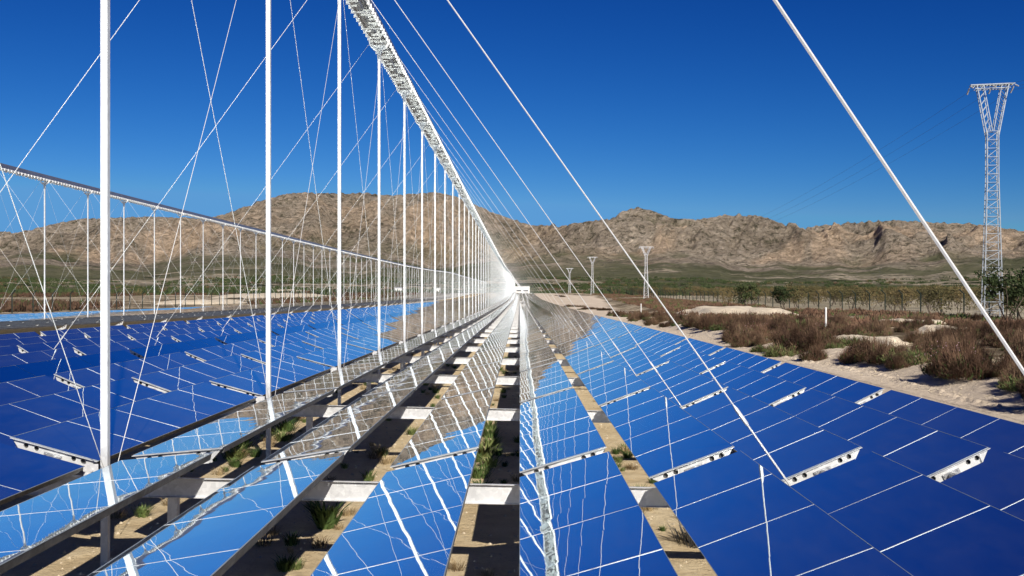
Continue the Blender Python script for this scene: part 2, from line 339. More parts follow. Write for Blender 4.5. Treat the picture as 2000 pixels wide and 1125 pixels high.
SKX = [-1500, -1100, -700, -350, -120, 0, 30, 60, 100, 160, 230, 300, 400, 430, 470, 520, 560, 600, 660, 720, 760, 800, 850, 880, 920, 960, 1000, 1040, 1080, 1092, 1130, 1190, 1215, 1245, 1280, 1310, 1370, 1420, 1475, 1500, 1530, 1565, 1620, 1680, 1750, 1800, 1850, 1900, 1950, 2000, 2150, 2500, 3000, 3600]
SKY = [500, 470, 480, 430, 440, 451, 455, 449, 438, 427, 425, 423, 427, 421, 407, 389, 378, 376, 378, 377, 382, 379, 375, 381, 396, 414, 428, 441, 438, 443, 435, 430, 413, 405, 413, 426, 429, 423, 420, 426, 438, 446, 438, 434, 430, 433, 436, 437, 443, 452, 470, 450, 480, 500]
def terrain():
    thin = np.radians(np.arange(-28.5, 28.5, .055)); tl = np.radians(np.arange(-86, -28.5, .4)); tr_ = np.radians(np.arange(28.5, 86, .4))
    th = np.concatenate([tl, thin, tr_]); px = 1015 + FPX * np.tan(th)
    sk = np.interp(px, SKX, SKY)
    r = np.concatenate([np.linspace(1000, 1500, 30), np.linspace(1520, 2300, 60), np.linspace(2306, 3900, 240), np.linspace(3950, 6000, 20)])
    TH, RR = np.meshgrid(th, r, indexing='ij')
    X = RR * np.sin(TH); Y = RR * np.cos(TH)
    cosT = np.cos(TH)
    # ridge line radius varies so that spurs stand in front of one another
    Rr = 3400 + 260 * (fbm(th * 7, th * 0, 11, 3) - .5) * 2
    # start of the rock above the green skirt, in pixel rows
    base_px = 511 + 24 * (fbm(th * 14, th * 0, 15, 4) - .5) * 2
    Rb = 1000 + 1560 + 200 * (fbm(th * 9, th * 0, 21, 4) - .5) * 2
    D = RR * cosT
    z0 = EYE + (565 - 549) / FPX * 1500
    hb = EYE + (565 - base_px[:, None]) / FPX * Rb[:, None] * cosT
    hs_ = EYE + (565 - sk[:, None]) / FPX * Rr[:, None] * cosT
    t1 = np.clip((RR - 1000) / (Rb[:, None] - 1000), 0, 1)
    H1 = -1.4 + (hb + 1.4) * (t1 ** 1.15)
    t2 = np.clip((RR - Rb[:, None]) / (Rr[:, None] - Rb[:, None]), 0, 1)
    H2 = hb + (hs_ - hb) * (1 - (1 - t2) ** 1.5)
    H = np.where(RR < Rb[:, None], H1, H2)
    t3 = np.clip((RR - Rr[:, None]) / 1400, 0, 1); H = np.where(RR > Rr[:, None], hs_ * (1 - .75 * t3), H)
    wx = X + 220 * (fbm(X / 500, Y / 500, 31, 3) - .5); wy = Y + 220 * (fbm(X / 500, Y / 500, 41, 3) - .5)
    aA = TH * 3300
    g = ridged((aA + (wx - X)) / 360, (RR + (wy - Y)) / 620, 51, 5)
    g2 = ridged(wx / 150, wy / 210, 61, 5); g3 = fbm(X / 38, Y / 38, 71, 4)
    env = smooth(0, .25, t2) * (1 - .45 * smooth(.8, 1, t2))
    H = H + env * (185 * (g - .60) + 62 * (g2 - .6) + 24 * (g3 - .5)) + (1 - env) * smooth(.15, .6, t1) * (16 * (g2 - .6) + 3 * (g3 - .5))
    H = H + smooth(1050, 1200, RR) * (1 - smooth(1700, 2000, RR)) * 5 * (fbm(X / 130, Y / 60, 81, 3) - .5)
    # scale each azimuth so its highest sight line meets the skyline
    el = (H - EYE) / D; mx = el.max(1); tgt = (565 - sk) / FPX; sc = tgt / mx
    k = np.ones(9) / 9; scs = np.convolve(np.pad(sc, 4, 'edge'), k, 'valid')
    H = EYE + (H - EYE) * (1 + (scs[:, None] - 1) * smooth(.0, .5, t2))
    me = np_mesh('mountains', np.stack([X, Y, H], -1).reshape(-1, 3), grid_faces(len(th), len(r)), [M['hill']], smoothf=True)
    ypx = 565 - (H - EYE) / D * FPX
    veg = 1 - smooth(-12, 16, (base_px[:, None] + 8 - ypx) + 70 * (fbm(X / 120, Y / 200, 91, 6) - .5))
    veg = np.maximum(veg, .40 * smooth(.55, .40, g) * smooth(0, .05, t2)); veg = np.where(RR < 1900, 1, veg)
    ter = smooth(.40, .48, fbm(X / 170, Y / 330, 95, 4)) * (1 - smooth(1750, 1900, RR))
    cl = smooth(.50, .60, fbm(aA / 190, RR / 420, 97, 5)) * smooth(0, .06, t2) * (1 - .6 * smooth(.45, .8, t2))
    for nm, a in (('veg', veg), ('ter', ter), ('cliff', cl)):
        at = me.attributes.new(nm, 'FLOAT', 'POINT'); at.data.foreach_set('value', a.ravel().astype(np.float32))
    tag(mko('mountains', me), kind='structure')
    return th, r, H
_TH, _TR, _THH = terrain()
def terr_z(x, y):
    r = math.hypot(x, y)
    if r < 1010: return float(gz(x, y))
    t = math.atan2(x, y); i = int(np.searchsorted(_TH, t)); j = int(np.searchsorted(_TR, r))
    return float(_THH[min(i, len(_TH) - 1), min(j, len(_TR) - 1)])

def sand_bank(x0, x1, y0, y1, h, seed):
    nu, nv_ = 50, 34; U, V_ = np.meshgrid(np.linspace(-1, 1, nu), np.linspace(-1, 1, nv_), indexing='ij')
    X = (x0 + x1) / 2 + U * (x1 - x0) / 2; Y = (y0 + y1) / 2 + V_ * (y1 - y0) / 2
    rr_ = np.sqrt(U ** 2 + V_ ** 2) + .7 * (fbm(U * 2.5 + seed, V_ * 2.5, seed, 4) - .5)
    Z = gz(X, Y) + h * smooth(.95, .55, rr_) * (.7 + .6 * fbm(U * 4, V_ * 4, seed + 3, 3)) - .25 * smooth(.9, 1.0, rr_) - .02
    tag(mko('sand_bank', np_mesh('sand_bank', np.stack([X, Y, Z], -1).reshape(-1, 3), grid_faces(nu, nv_), [M['pale_sand']], smoothf=True)), kind='structure')
M['pale_sand'] = m_plain('pale_bank_sand', (.68, .58, .43), .95, 0, .2, 1.5)
sand_bank(-100, -66, 310, 400, .9, 3); sand_bank(-150, -95, 480, 600, 2.2, 9); sand_bank(-78, -60, 210, 250, .7, 14)
sand_bank(17, 30, 100, 135, .75, 21); sand_bank(21.5, 25, 55, 61, .4, 25); sand_bank(25, 30, 70, 78, .4, 29); sand_bank(13.5, 17, 42, 50, .3, 31)
# rough bank between road and scrub
bx = np.arange(9.6, 17, .07); by = np.concatenate([np.arange(10, 45, .06), np.arange(45, 118, .15)])
BX, BY = np.meshgrid(bx, by, indexing='ij')
edge = 10.7 + 0.7 * (vn(BY * .25, BY * 0 + 3, 5) - .5)
bz = cross(BX) - dropS(BY) + berm(BX, BY)
clod = np.exp(-((BX - (edge - .15)) / .13) ** 2) * (.01 + .085 * smooth(.45, .8, vn(BX * 10, BY * 11, 7))) * smooth(.35, .6, vn(BY * .15, BY * 0, 9) + .25)
bz = bz + clod + .10 * smooth(edge - .1, edge + 1.0, BX) * (fbm(BX * 2.2, BY * 2.2, 12, 5) - .40) + .05 * (fbm(BX * 7, BY * 7, 14, 4) - .5)
bz = np.where((BX < 9.7) | (BX > 16.8), bz - .1, bz)
tag(mko('dirt_bank', np_mesh('dirt_bank', np.stack([BX, BY, bz + .012], -1).reshape(-1, 3), grid_faces(len(bx), len(by)), [M['ground']], smoothf=True)), kind='structure')

# ------------------------------------------------------------------ the mirror field
SP = 5.6; Y0 = 3.02; XR = -3.39; PITCH = 1.066; WID = .75; GAP = .27; LEN = SP - GAP; NF = 5; FL = LEN / NF
X2 = -25.2; Y02 = 55.9 - 6 * SP
PIV = 1.0; REC = 8.47
def zl(x, y, c=1):                                # level of the mirror axis
    return PIV + (float(cross(x)) if c == 1 else 0.10) - float(dropS(y))
rowsets = []                                      # (collector, side, index, x, tilt)
for c, xr in ((1, XR), (2, X2)):
    for k in range(8):
        x = xr + .55 + PITCH * k; a = math.atan2(x - xr, 7.4); rowsets.append((c, 'right', k, x, -(a + R(6.5)) / 2))
        x = xr - .47 - PITCH * k; a = math.atan2(x - xr, 7.4); rowsets.append((c, 'left', k, x, (R(27.5) - a) / 2 if c == 1 else R(2.5 + .5 * k)))
rng = random.Random(5)
def plate_mesh(holes=True):                       # end bracket: trapezoid plate with round holes, in XZ
    b = MB(); top = -.006; bot = -.118; hr = .021; cz = -.040
    def xw(z, sgn): return sgn * (.372 - (.12) * ((top - z) / (top - bot)))
    hx = [-.24, -.15, .17, .25]; cs = .027
    for y in (0.0, .012):
        cuts = []
        xs_ = []
        for h in hx: xs_ += [h - cs, h + cs]
        edges = [None] + xs_ + [None]
        prev_hole = False
        for i in range(len(edges) - 1):
            a, c_ = edges[i], edges[i + 1]
            def at(e, z, sgn): return xw(z, sgn) if e is None else e
            if i % 2 == 1:                         # hole cell
                h = hx[i // 2]
                for (z0, z1) in ((top, cz + cs), (cz - cs, bot)):
                    b.add([(a, y, z1), (c_, y, z1), (c_, y, z0), (a, y, z0)], [(0, 1, 2, 3)])
                ring = []; sq = []
                for k in range(16):
                    t = 2 * math.pi * k / 16; cx_, sz_ = math.cos(t), math.sin(t); mm = max(abs(cx_), abs(sz_))
                    ring.append((h + hr * cx_, y, cz + hr * sz_)); sq.append((h + cs * cx_ / mm, y, cz + cs * sz_ / mm))
                b.add(ring + sq, [(k, (k + 1) % 16, 16 + (k + 1) % 16, 16 + k) for k in range(16)])
            else:
                b.add([(at(a, bot, -1), y, bot), (at(c_, bot, 1), y, bot), (at(c_, top, 1), y, top), (at(a, top, -1), y, top)], [(0, 1, 2, 3)])
    b.box((-.375, -.03, -.008), (.375, .0, -.003))      # folded top flange
    b.box((-.252, -.02, -.121), (.252, .0, -.1175))
    return b.mesh('bracket', M['galv_white'])
def glass_mesh(seed):
    rr = random.Random(seed); b = MB()
    for f in range(NF):
        y0 = f * FL + .004; y1 = (f + 1) * FL - .004; z = [rr.uniform(-.0011, .0011) for _ in range(4)]
        vs = [(-.375, y0, z[0]), (.375, y0, z[1]), (.375, y1, z[2]), (-.375, y1, z[3])]
        b.add(vs + [(x, y, q - .004) for x, y, q in vs], [(0, 1, 2, 3), (4, 7, 6, 5), (0, 4, 5, 1), (1, 5, 6, 2), (2, 6, 7, 3), (3, 7, 4, 0)])
    for f in range(1, NF): b.box((-.374, f * FL - .0042, -.0039), (.374, f * FL + .0042, .0012), 1)
    for x in (-.3752, .3722): b.box((x, .0, -.0045), (x + .003, LEN, .0012), 2)
    return b.mesh('mirror', [M['mirror'], M['seam'], M['edge']])
def tray_mesh():
    b = MB(); b.prism([(-.372, -.0055), (.372, -.0055), (.355, -.055), (-.355, -.055)], .08, LEN - .035); b.prism([(-.366, -.010), (.366, -.010), (.250, -.116), (-.250, -.116)], .028, .10); return b.mesh('tray', M['tray'])  # dark end block added behind the bracket holes so they look shaded
def axle_mesh():
    b = MB(); b.tube([(0, -.13, -.085), (0, .0, -.085)], .038, 14); b.box((-.075, -.012, -.115), (.075, -.004, -.045))
    b.tube([(-.06, -.02, -.06), (-.06, 0, -.06)], .009, 6); b.tube([(.06, -.02, -.06), (.06, 0, -.06)], .009, 6)
    return b.mesh('axle', M['axle'])
GL = [glass_mesh(i) for i in range(4)]; TRAY = tray_mesh(); PL = plate_mesh(); AX = axle_mesh()
def project(x, y, z):
    return (1015 + FPX * x / y, 565 - FPX * (z - EYE) / y) if y > .3 else None
panels = []
for (c, side, k, x, t) in rowsets:
    t += rng.uniform(-.012, .012)
    n0, n1 = (-1, 142) if c == 1 else (0, 138); base = Y0 if c == 1 else Y02
    for n in range(n0, n1):
        y = base + n * SP + GAP / 2 + .0
        z = zl(x, base + n * SP, c); z2 = zl(x, base + (n + 1) * SP, c)
        pitch = math.atan2(z2 - z, SP)
        pts = [project(x + s * .35 * math.cos(t), yy, zz - s * .35 * math.sin(t)) for s in (-1, 1) for yy, zz in ((max(y, .5), z), (y + LEN, z2)) if yy > .4]
        xsP = [p[0] for p in pts]; ysP = [p[1] for p in pts]
        vis = len(pts) >= 2 and y + LEN > 4 and max(xsP) > 5 and min(xsP) < 1995 and max(ysP) > 0 and min(ysP) < 1120
        yc = y + LEN / 2
        nrm = Vector((math.sin(t), 0, math.cos(t))); v = Vector((-x, -yc, EYE - z)); d = v.length
        area = abs(nrm.dot(v)) / d ** 3 * 4
        panels.append(dict(c=c, side=side, k=k, x=x, t=t + rng.uniform(-.004, .004), n=n, y=y, z=z, p=pitch, vis=vis, a=area if vis else 0))
panels.sort(key=lambda q: -q['a'])
chosen = [q for q in panels[:300] if q['a'] > 0]; rest = panels[len(chosen):]
firstn = {}
for q in chosen:
    key = (q['c'], q['side'], q['k']); firstn[key] = min(firstn.get(key, 999), q['n'])
def proto(name, me): return bpy.data.objects.new(name, me)
P_gl = [proto('mirror', g) for g in GL]; P_parts = [proto('tray', TRAY), proto('bracket', PL), proto('axle', AX)]
for q in sorted(chosen, key=lambda q: (q['c'], q['side'], q['k'], q['n'])):
    key = (q['c'], q['side'], q['k']); i = q['n'] - firstn[key] + 1
    if q['c'] == 1: lab = f"blue mirror panel, {ordw(i)} from the front, in row {ordw(q['k'] + 1)} {q['side']} of the tall posts"
    else: lab = f"distant mirror panel, {ordw(i)} from the left, in row {ordw(q['k'] + 1)} {q['side']} of the far posts"
    r = thing('mirror_panel', lab, 'mirror', (q['x'], q['y'], q['z']), 'mirror panels in long tilted rows')
    r.rotation_euler = (q['p'], q['t'], 0)
    for pr in [P_gl[rng.randrange(4)]] + P_parts:
        o = pr.copy(); COL.objects.link(o); o.parent = r
for pr in P_gl + P_parts: bpy.data.objects.remove(pr)
# the remaining far panels of the long rows as one mass
def far_panels():
    n = len(rest)
    x = np.array([q['x'] for q in rest]); y = np.array([q['y'] for q in rest]); z = np.array([q['z'] for q in rest])
    t = np.array([q['t'] for q in rest]); p = np.array([q['p'] for q in rest])
    loc = np.array([(-.375, 0, 0), (.375, 0, 0), (.375, LEN, 0), (-.375, LEN, 0),
                    (-.36, .03, -.055), (.36, .03, -.055), (.36, LEN - .03, -.055), (-.36, LEN - .03, -.055),
                    (-.372, -.002, -.006), (.372, -.002, -.006), (.297, -.002, -.118), (-.297, -.002, -.118)])
    ct, st = np.cos(t)[:, None], np.sin(t)[:, None]; sp = np.tan(p)[:, None]
    lx, ly, lz = loc[:, 0][None], loc[:, 1][None], loc[:, 2][None]
    vx = x[:, None] + lx * ct + lz * st; vy = y[:, None] + ly + 0 * lx * ct; vz = z[:, None] - lx * st + lz * ct + ly * sp
    V = np.stack([vx, vy, vz], -1).reshape(-1, 3)
    F = np.array([(0, 1, 2, 3), (4, 7, 6, 5), (0, 3, 7, 4), (1, 5, 6, 2), (0, 4, 5, 1), (8, 11, 10, 9)])
    Q = (F[None] + (np.arange(n) * 12)[:, None, None]).reshape(-1, 4)
    mi = np.tile(np.array([0, 1, 1, 1, 1, 2]), n)
    o = mko('distant_mirror_rows', np_mesh('distant_mirror_rows', V, Q, [M['mirror'], M['tray'], M['galv_white']], mi))
    tag(o, 'long rows of mirror panels running away towards the white building', 'mirror rows', kind='stuff')
far_panels()

# cross beams
BH = .15
def make_beam(n, detail):
    y = Y0 + n * SP; z = zl(0, y) - .135
    lab = f"grey steel cross beam under the mirror rows, {ordw(n)} from the front" if n > 0 else "grey steel cross beam nearest the camera, below the picture edge"
    r = thing('cross_beam', lab, 'beam', (-3.2, y, z), 'cross beams under the mirror rows')
    b = MB(); xa, xb = -8.9, 8.3
    b.box((xa, -.003, -BH), (xb, .003, 0)); b.box((xa, -.035, 0), (xb, .003, .005)); b.box((xa, -.035, -BH - .005), (xb, .003, -BH))
    r.rotation_euler = (0, math.atan(.02), 0)
    b.build('rail', M['galv'], r)
    if detail:
        for lx in (-7.8, -4.6, .36, 3.58, 6.8):
            MB().box((lx - .04, .01, -1.25), (lx + .04, .07, .0)).build('leg', M['galv'], r)
        h = MB()
        for (c, side, k, x, t) in rowsets:
            if c == 1: h.box((x + 3.2 - .05, .008, -.02), (x + 3.2 + .05, .016, .10))
        h.build('bearing', M['galv'], r)
for n in range(0, 143): make_beam(n, n < 22)

# posts with yokes
def far_which(n): return f"the {ordw(n - 5)} distant post" if n > 5 else f"the {ordw(6 - n)} distant post left of the picture edge"
def post_parts(h):
    b = MB(); w = .0285
    b.box((-w, -w, -1.1), (w, w, h - .55))
    # neck that widens into the yoke
    vs = [(-w, -w, h - .55), (w, -w, h - .55), (w, w, h - .55), (-w, w, h - .55), (-.062, -w, h - .2), (.062, -w, h - .2), (.062, w, h - .2), (-.062, w, h - .2)]
    b.add(vs, [(0, 1, 5, 4), (1, 2, 6, 5), (2, 3, 7, 6), (3, 0, 4, 7), (4, 5, 6, 7)])
    p = b.mesh('shaft', M['galv_white'])
    y = MB()
    arc = [(.225 * math.sin(a), 0, h - .02 - .20 * math.cos(a)) for a in [R(-88 + 16 * i) for i in range(12)]]
    y.tube(arc, .028, 6); y.box((-.25, -.03, h - .035), (.25, .03, h + .0))
    y.add([(-.05, 0, h - .3), (.05, 0, h - .3), (.19, 0, h - .1), (-.19, 0, h - .1)], [(0, 1, 2, 3)])
    f = MB(); f.box((-.10, -.06, -.135), (.10, .06, -.12)); f.box((-.16, -.05, -.16), (-.04, -.04, -.02)); f.tube([(-.09, -.06, -.07), (-.09, -.03, -.07)], .014, 6); f.tube([(-.13, -.06, -.11), (-.13, -.03, -.11)], .014, 6)
    return p, y.mesh('yoke', M['receiver_white']), f.mesh('foot_clamp', M['galv'])
PP = post_parts(REC - PIV)
def far_post_mesh(): 
    b = MB(); h = REC - PIV; b.box((-.029, -.029, -1.1), (.029, .029, h - .5)); b.box((-.055, -.04, h - .5), (.055, .04, h)); b.box((-.16, -.04, h - .09), (.16, .04, h)); return b.mesh('far_post', M['galv_white'])
FPM = far_post_mesh()
def posts(c, xr, base, n0, n1, near):
    for n in range(n0, n1):
        y = base + n * SP; z = PIV - float(dropS(y))
        if c == 1: lab = (f"tall white steel post with yoke, {ordw(n)} from the front in the near line" if n else "tall steel post just beside the camera, outside the left edge")
        else: lab = (f"slim white post of the distant line, {ordw(n - 5)} from the left edge" if n > 5 else f"slim white distant post, {ordw(6 - n)} beyond the left picture edge")
        if n < near:
            r = thing('receiver_post', lab, 'post', (xr, y, z), 'posts carrying the receiver pipes')
            for nm, me in zip(('shaft', 'yoke', 'foot_clamp'), PP): mko(nm, me, r)
        else:
            tag(mko('receiver_post', FPM, None, (xr, y, z)), lab, 'post', 'posts carrying the receiver pipes')
posts(1, XR, Y0, 0, 143, 30); posts(2, X2, Y02, 2, 139, 26)

# receivers
def receiver(c, xr, base, n0, n1, label):
    r = thing('receiver_pipe', label, 'receiver', (xr, base + n0 * SP, REC), 'receivers above the mirror rows')
    ox, oy, oz = r.location
    def sweep(poly, closed, name, m, parent=r, sub=1):
        V = []; nst = (n1 - n0) * sub + 1; k = len(poly)
        for i in range(nst):
            y = base + n0 * SP + i * SP / sub
            ya = base + math.floor((y - base) / SP + 1e-6) * SP; f = (y - ya) / SP
            z = REC - (float(dropS(ya)) * (1 - f) + float(dropS(ya + SP)) * f)
            V += [(xr - ox + px, y - oy, z - oz + pz) for px, pz in poly]
        kk = k if closed else k - 1
        F = [(i * k + j, i * k + (j + 1) % k, (i + 1) * k + (j + 1) % k, (i + 1) * k + j) for i in range(nst - 1) for j in range(kk)]
        if closed: F += [tuple(range(k)), tuple(range((nst - 1) * k + k - 1, (nst - 1) * k - 1, -1))]
        me = bpy.data.meshes.new(name); me.from_pydata(V, [], F); me.materials.append(m); me.update(); return mko(name, me, parent)
    sweep([(-.20, .03), (-.225, .05), (-.20, .19), (-.10, .29), (.10, .29), (.20, .19), (.225, .05), (.20, .03)], False, 'casing', M['casing'])
    sweep([(-.19, .03), (-.185, .12), (-.13, .21), (-.05, .25), (0, .22), (.05, .25), (.13, .21), (.185, .12), (.19, .03)], False, 'secondary_mirror', M['secondary'])
    sweep([(.035 * math.cos(R(60 * i)), .11 + .035 * math.sin(R(60 * i))) for i in range(6)], True, 'absorber_tube', M['axle'])
    for s in (-1, 1): sweep([(s * .20 - .022, .0), (s * .20 + .022, .0), (s * .20 + .022, .045), (s * .20 - .022, .045)], True, 'frame_rail', M['receiver_white'])
    fin = MB()  # fins added to catch sunlight and whiten the underside
    for i in range(int((n1 - n0) * SP / .35)):
        y = base + n0 * SP + i * .35; ya = base + math.floor((y - base) / SP + 1e-6) * SP; f = (y - ya) / SP
        z = REC - (float(dropS(ya)) * (1 - f) + float(dropS(ya + SP)) * f) - oz; x0 = xr - ox
        xa = rng.uniform(-.215, .05); xb = xa + rng.uniform(.08, .30)
        fin.box((x0 + xa, y - oy - .004, z - rng.uniform(.03, .06)), (x0 + min(xb, .215), y - oy + .004, z - .001))
        if rng.random() < .6: fin.box((x0 + .06, y - oy + .14, z - .05), (x0 + rng.uniform(.12, .215), y - oy + .148, z + .02))
        fin.box((x0 + .19, y - oy + .10, z - .06), (x0 + .245, y - oy + .108, z + .05)); fin.box((x0 - .245, y - oy + .10, z - .06), (x0 - .19, y - oy + .108, z + .05))
    tag(fin.build('sun_catch_fins', M['receiver_white'], r), kind='stuff')
    far = MB(); cnt = 0
    for n in range(n0, n1):
        for j in range(1, 4):
            y = base + n * SP + j * SP / 4; z = REC - float(dropS(y))
            b = far if cnt >= 96 else MB()
            X0, Y_, Z_ = xr - ox, y - oy, z - oz
            b.box((X0 - .185, Y_ - .025, Z_ - .075), (X0 + .185, Y_ + .025, Z_ - .053))
            if cnt < 96: b.build('rung', M['receiver_white'], r)
            cnt += 1
    tag(far.build('far_rungs', M['receiver_white'], r), kind='stuff')
receiver(1, XR, Y0, -1, 143, 'bright receiver pipe with ladder underside carried by the near line of tall posts')
receiver(2, X2, Y02, 0, 139, 'dark topped receiver pipe running along the distant line of posts at left')

# guy cables
farc = MB(); cabs = []
def cabspec(c, xr, base, n0, n1, braces=True):
    for n in range(n0, n1):
        y = base + n * SP; d = float(dropS(y)); top = REC - d; zb = PIV - .10 - d
        for s in (1, -1):
            a = Vector((xr + s * .2, y, top - .02)); e = Vector((xr + s * 5.60, y, zb - .02 * s * (c == 1) * 5))
            cabs.append((c, n, 'right' if s > 0 else 'left', a, e))
        if n + 1 < n1 and braces:
            y2 = y + SP; d2 = float(dropS(y2))
            cabs.append((c, n, 'rise', Vector((xr + .06, y + .1, PIV - .05 - d)), Vector((xr + .06, y2 - .05, REC - .25 - d2))))
            cabs.append((c, n, 'fall', Vector((xr + .03, y + .05, REC - .25 - d)), Vector((xr + .03, y2 - .1, PIV - .05 - d2))))
cabspec(1, XR, Y0, 0, 143); cabspec(2, X2, Y02, 2, 100, True)
def y_of(v): return v.y
def ckey(q):
    a, e = q[3], q[4]
    return ((a + e) / 2 - Vector((0, 0, EYE))).length / (1.6 if q[2] in ('left', 'right') else 1)
cabs.sort(key=ckey)
for i, (c, n, kind, a, e) in enumerate(cabs):
    rad = (.0058 if y_of(a) < 12 else (.0048 if y_of(a) < 22 else .004)) if kind in ('left', 'right') else .0032
    if i >= 296: farc.tube([a, e], rad, 3, cap=False); continue
    if c == 1:
        which = f"the {ordw(n)} tall post" if n else "the unseen post beside the camera"
        if kind in ('left', 'right'): lab = f"guy cable from the top of {which} down to its {kind}"
        elif kind == 'rise': lab = f"thin brace rising from the foot of {which}"
        else: lab = f"thin brace falling away from the top of {which}"
        if n == 0 and kind == 'right': lab = 'thickest guy cable crossing the sky at the far right of the picture'
    else:
        which = far_which(n)
        if kind in ('left', 'right'): lab = f"fine {kind}-hand guy cable of {which}"
        elif kind == 'rise': lab = f"fine brace rising from {which}"
        else: lab = f"fine brace falling from the top of {which}"
    if n == 0 and c == 1 and kind == 'right':
        e = Vector((2.31, 3.02, .87)); a = Vector((-3.2, 3.02, 9.1))
    r = thing('guy_cable', lab, 'cable', e if e.z < a.z else a, 'guy and brace cables of the receivers')
    lo, hi = (e, a) if e.z < a.z else (a, e)
    L = hi - lo; d = L.normalized()
    mid = Vector((0, 0, 0)) + L * .5 - Vector((0, 0, .012 * L.length * .3))
    MB().tube([d * .75 if kind in ('left', 'right') else Vector((0, 0, 0)), mid if kind in ('rise', 'fall') else L * .5, L], rad, 5).build('strand', M['cable'], r)
    if kind in ('left', 'right') and ckey((c, n, kind, a, e)) < 40:
        MB().tube([d * -.35, d * .62], rad * 1.5, 6).build('end_rod', M['galv_white'], r)
        MB().tube([d * .58, d * .62, d * .76, d * .80], [rad * 1.2, rad * 2.8, rad * 2.8, rad * 1.2], 6).build('turnbuckle', M['galv'], r)
tag(farc.build('distant_guy_cables', M['cable']), 'fine web of cables around the farthest posts', 'cables', kind='stuff')

# ------------------------------------------------------------------ end building, sheds
def building(label, x0, x1, y, z0, z1, depth, wins, name='plant_building'):
    r = thing(name, label, 'building', ((x0 + x1) / 2, y, z0)); w = (x1 - x0) / 2
    wall = MB(); wall.box((-w, 0, 0), (w, depth, z1 - z0)); wall.build('wall', M['white_wall'], r)
    MB().box((-w - .15, -.15, z1 - z0), (w + .15, depth + .15, z1 - z0 + .4)).build('roof_edge', M['roof_grey'], r)
    for a, b, c, d in wins:
        wd = MB(); wd.box((a - w, -.03, c), (b - w, .0, d)).build('window', M['glass_dark'], r)
        o = bpy.data.objects[wd and r.children[-1].name]
        f = MB(); m_ = 5
        for i in range(m_ + 1):
            xx = a - w + (b - a) * i / m_; f.box((xx - .06, -.06, c), (xx + .06, -.031, d))
        f.build('frame', M['white_wall'], o)
    return r
building('white block building with two dark window strips where the mirror rows end', -6, 7.8, 826, -1.4, 4.6, 12, [(3.5, 7.2, 2.1, 3.4), (8.6, 12.6, 2.1, 3.4)])
building('small white shed far left of the end building', -54, -51, 455, -1.0, 2.9, 4, [(1.2, 2.2, 1.6, 2.4)], 'shed')
building('tiny white shed seen between the posts, nearer the end building', -44.3, -42.2, 560, -1.2, 2.9, 5, [(.5, 1.2, 2.0, 2.8)], 'shed')

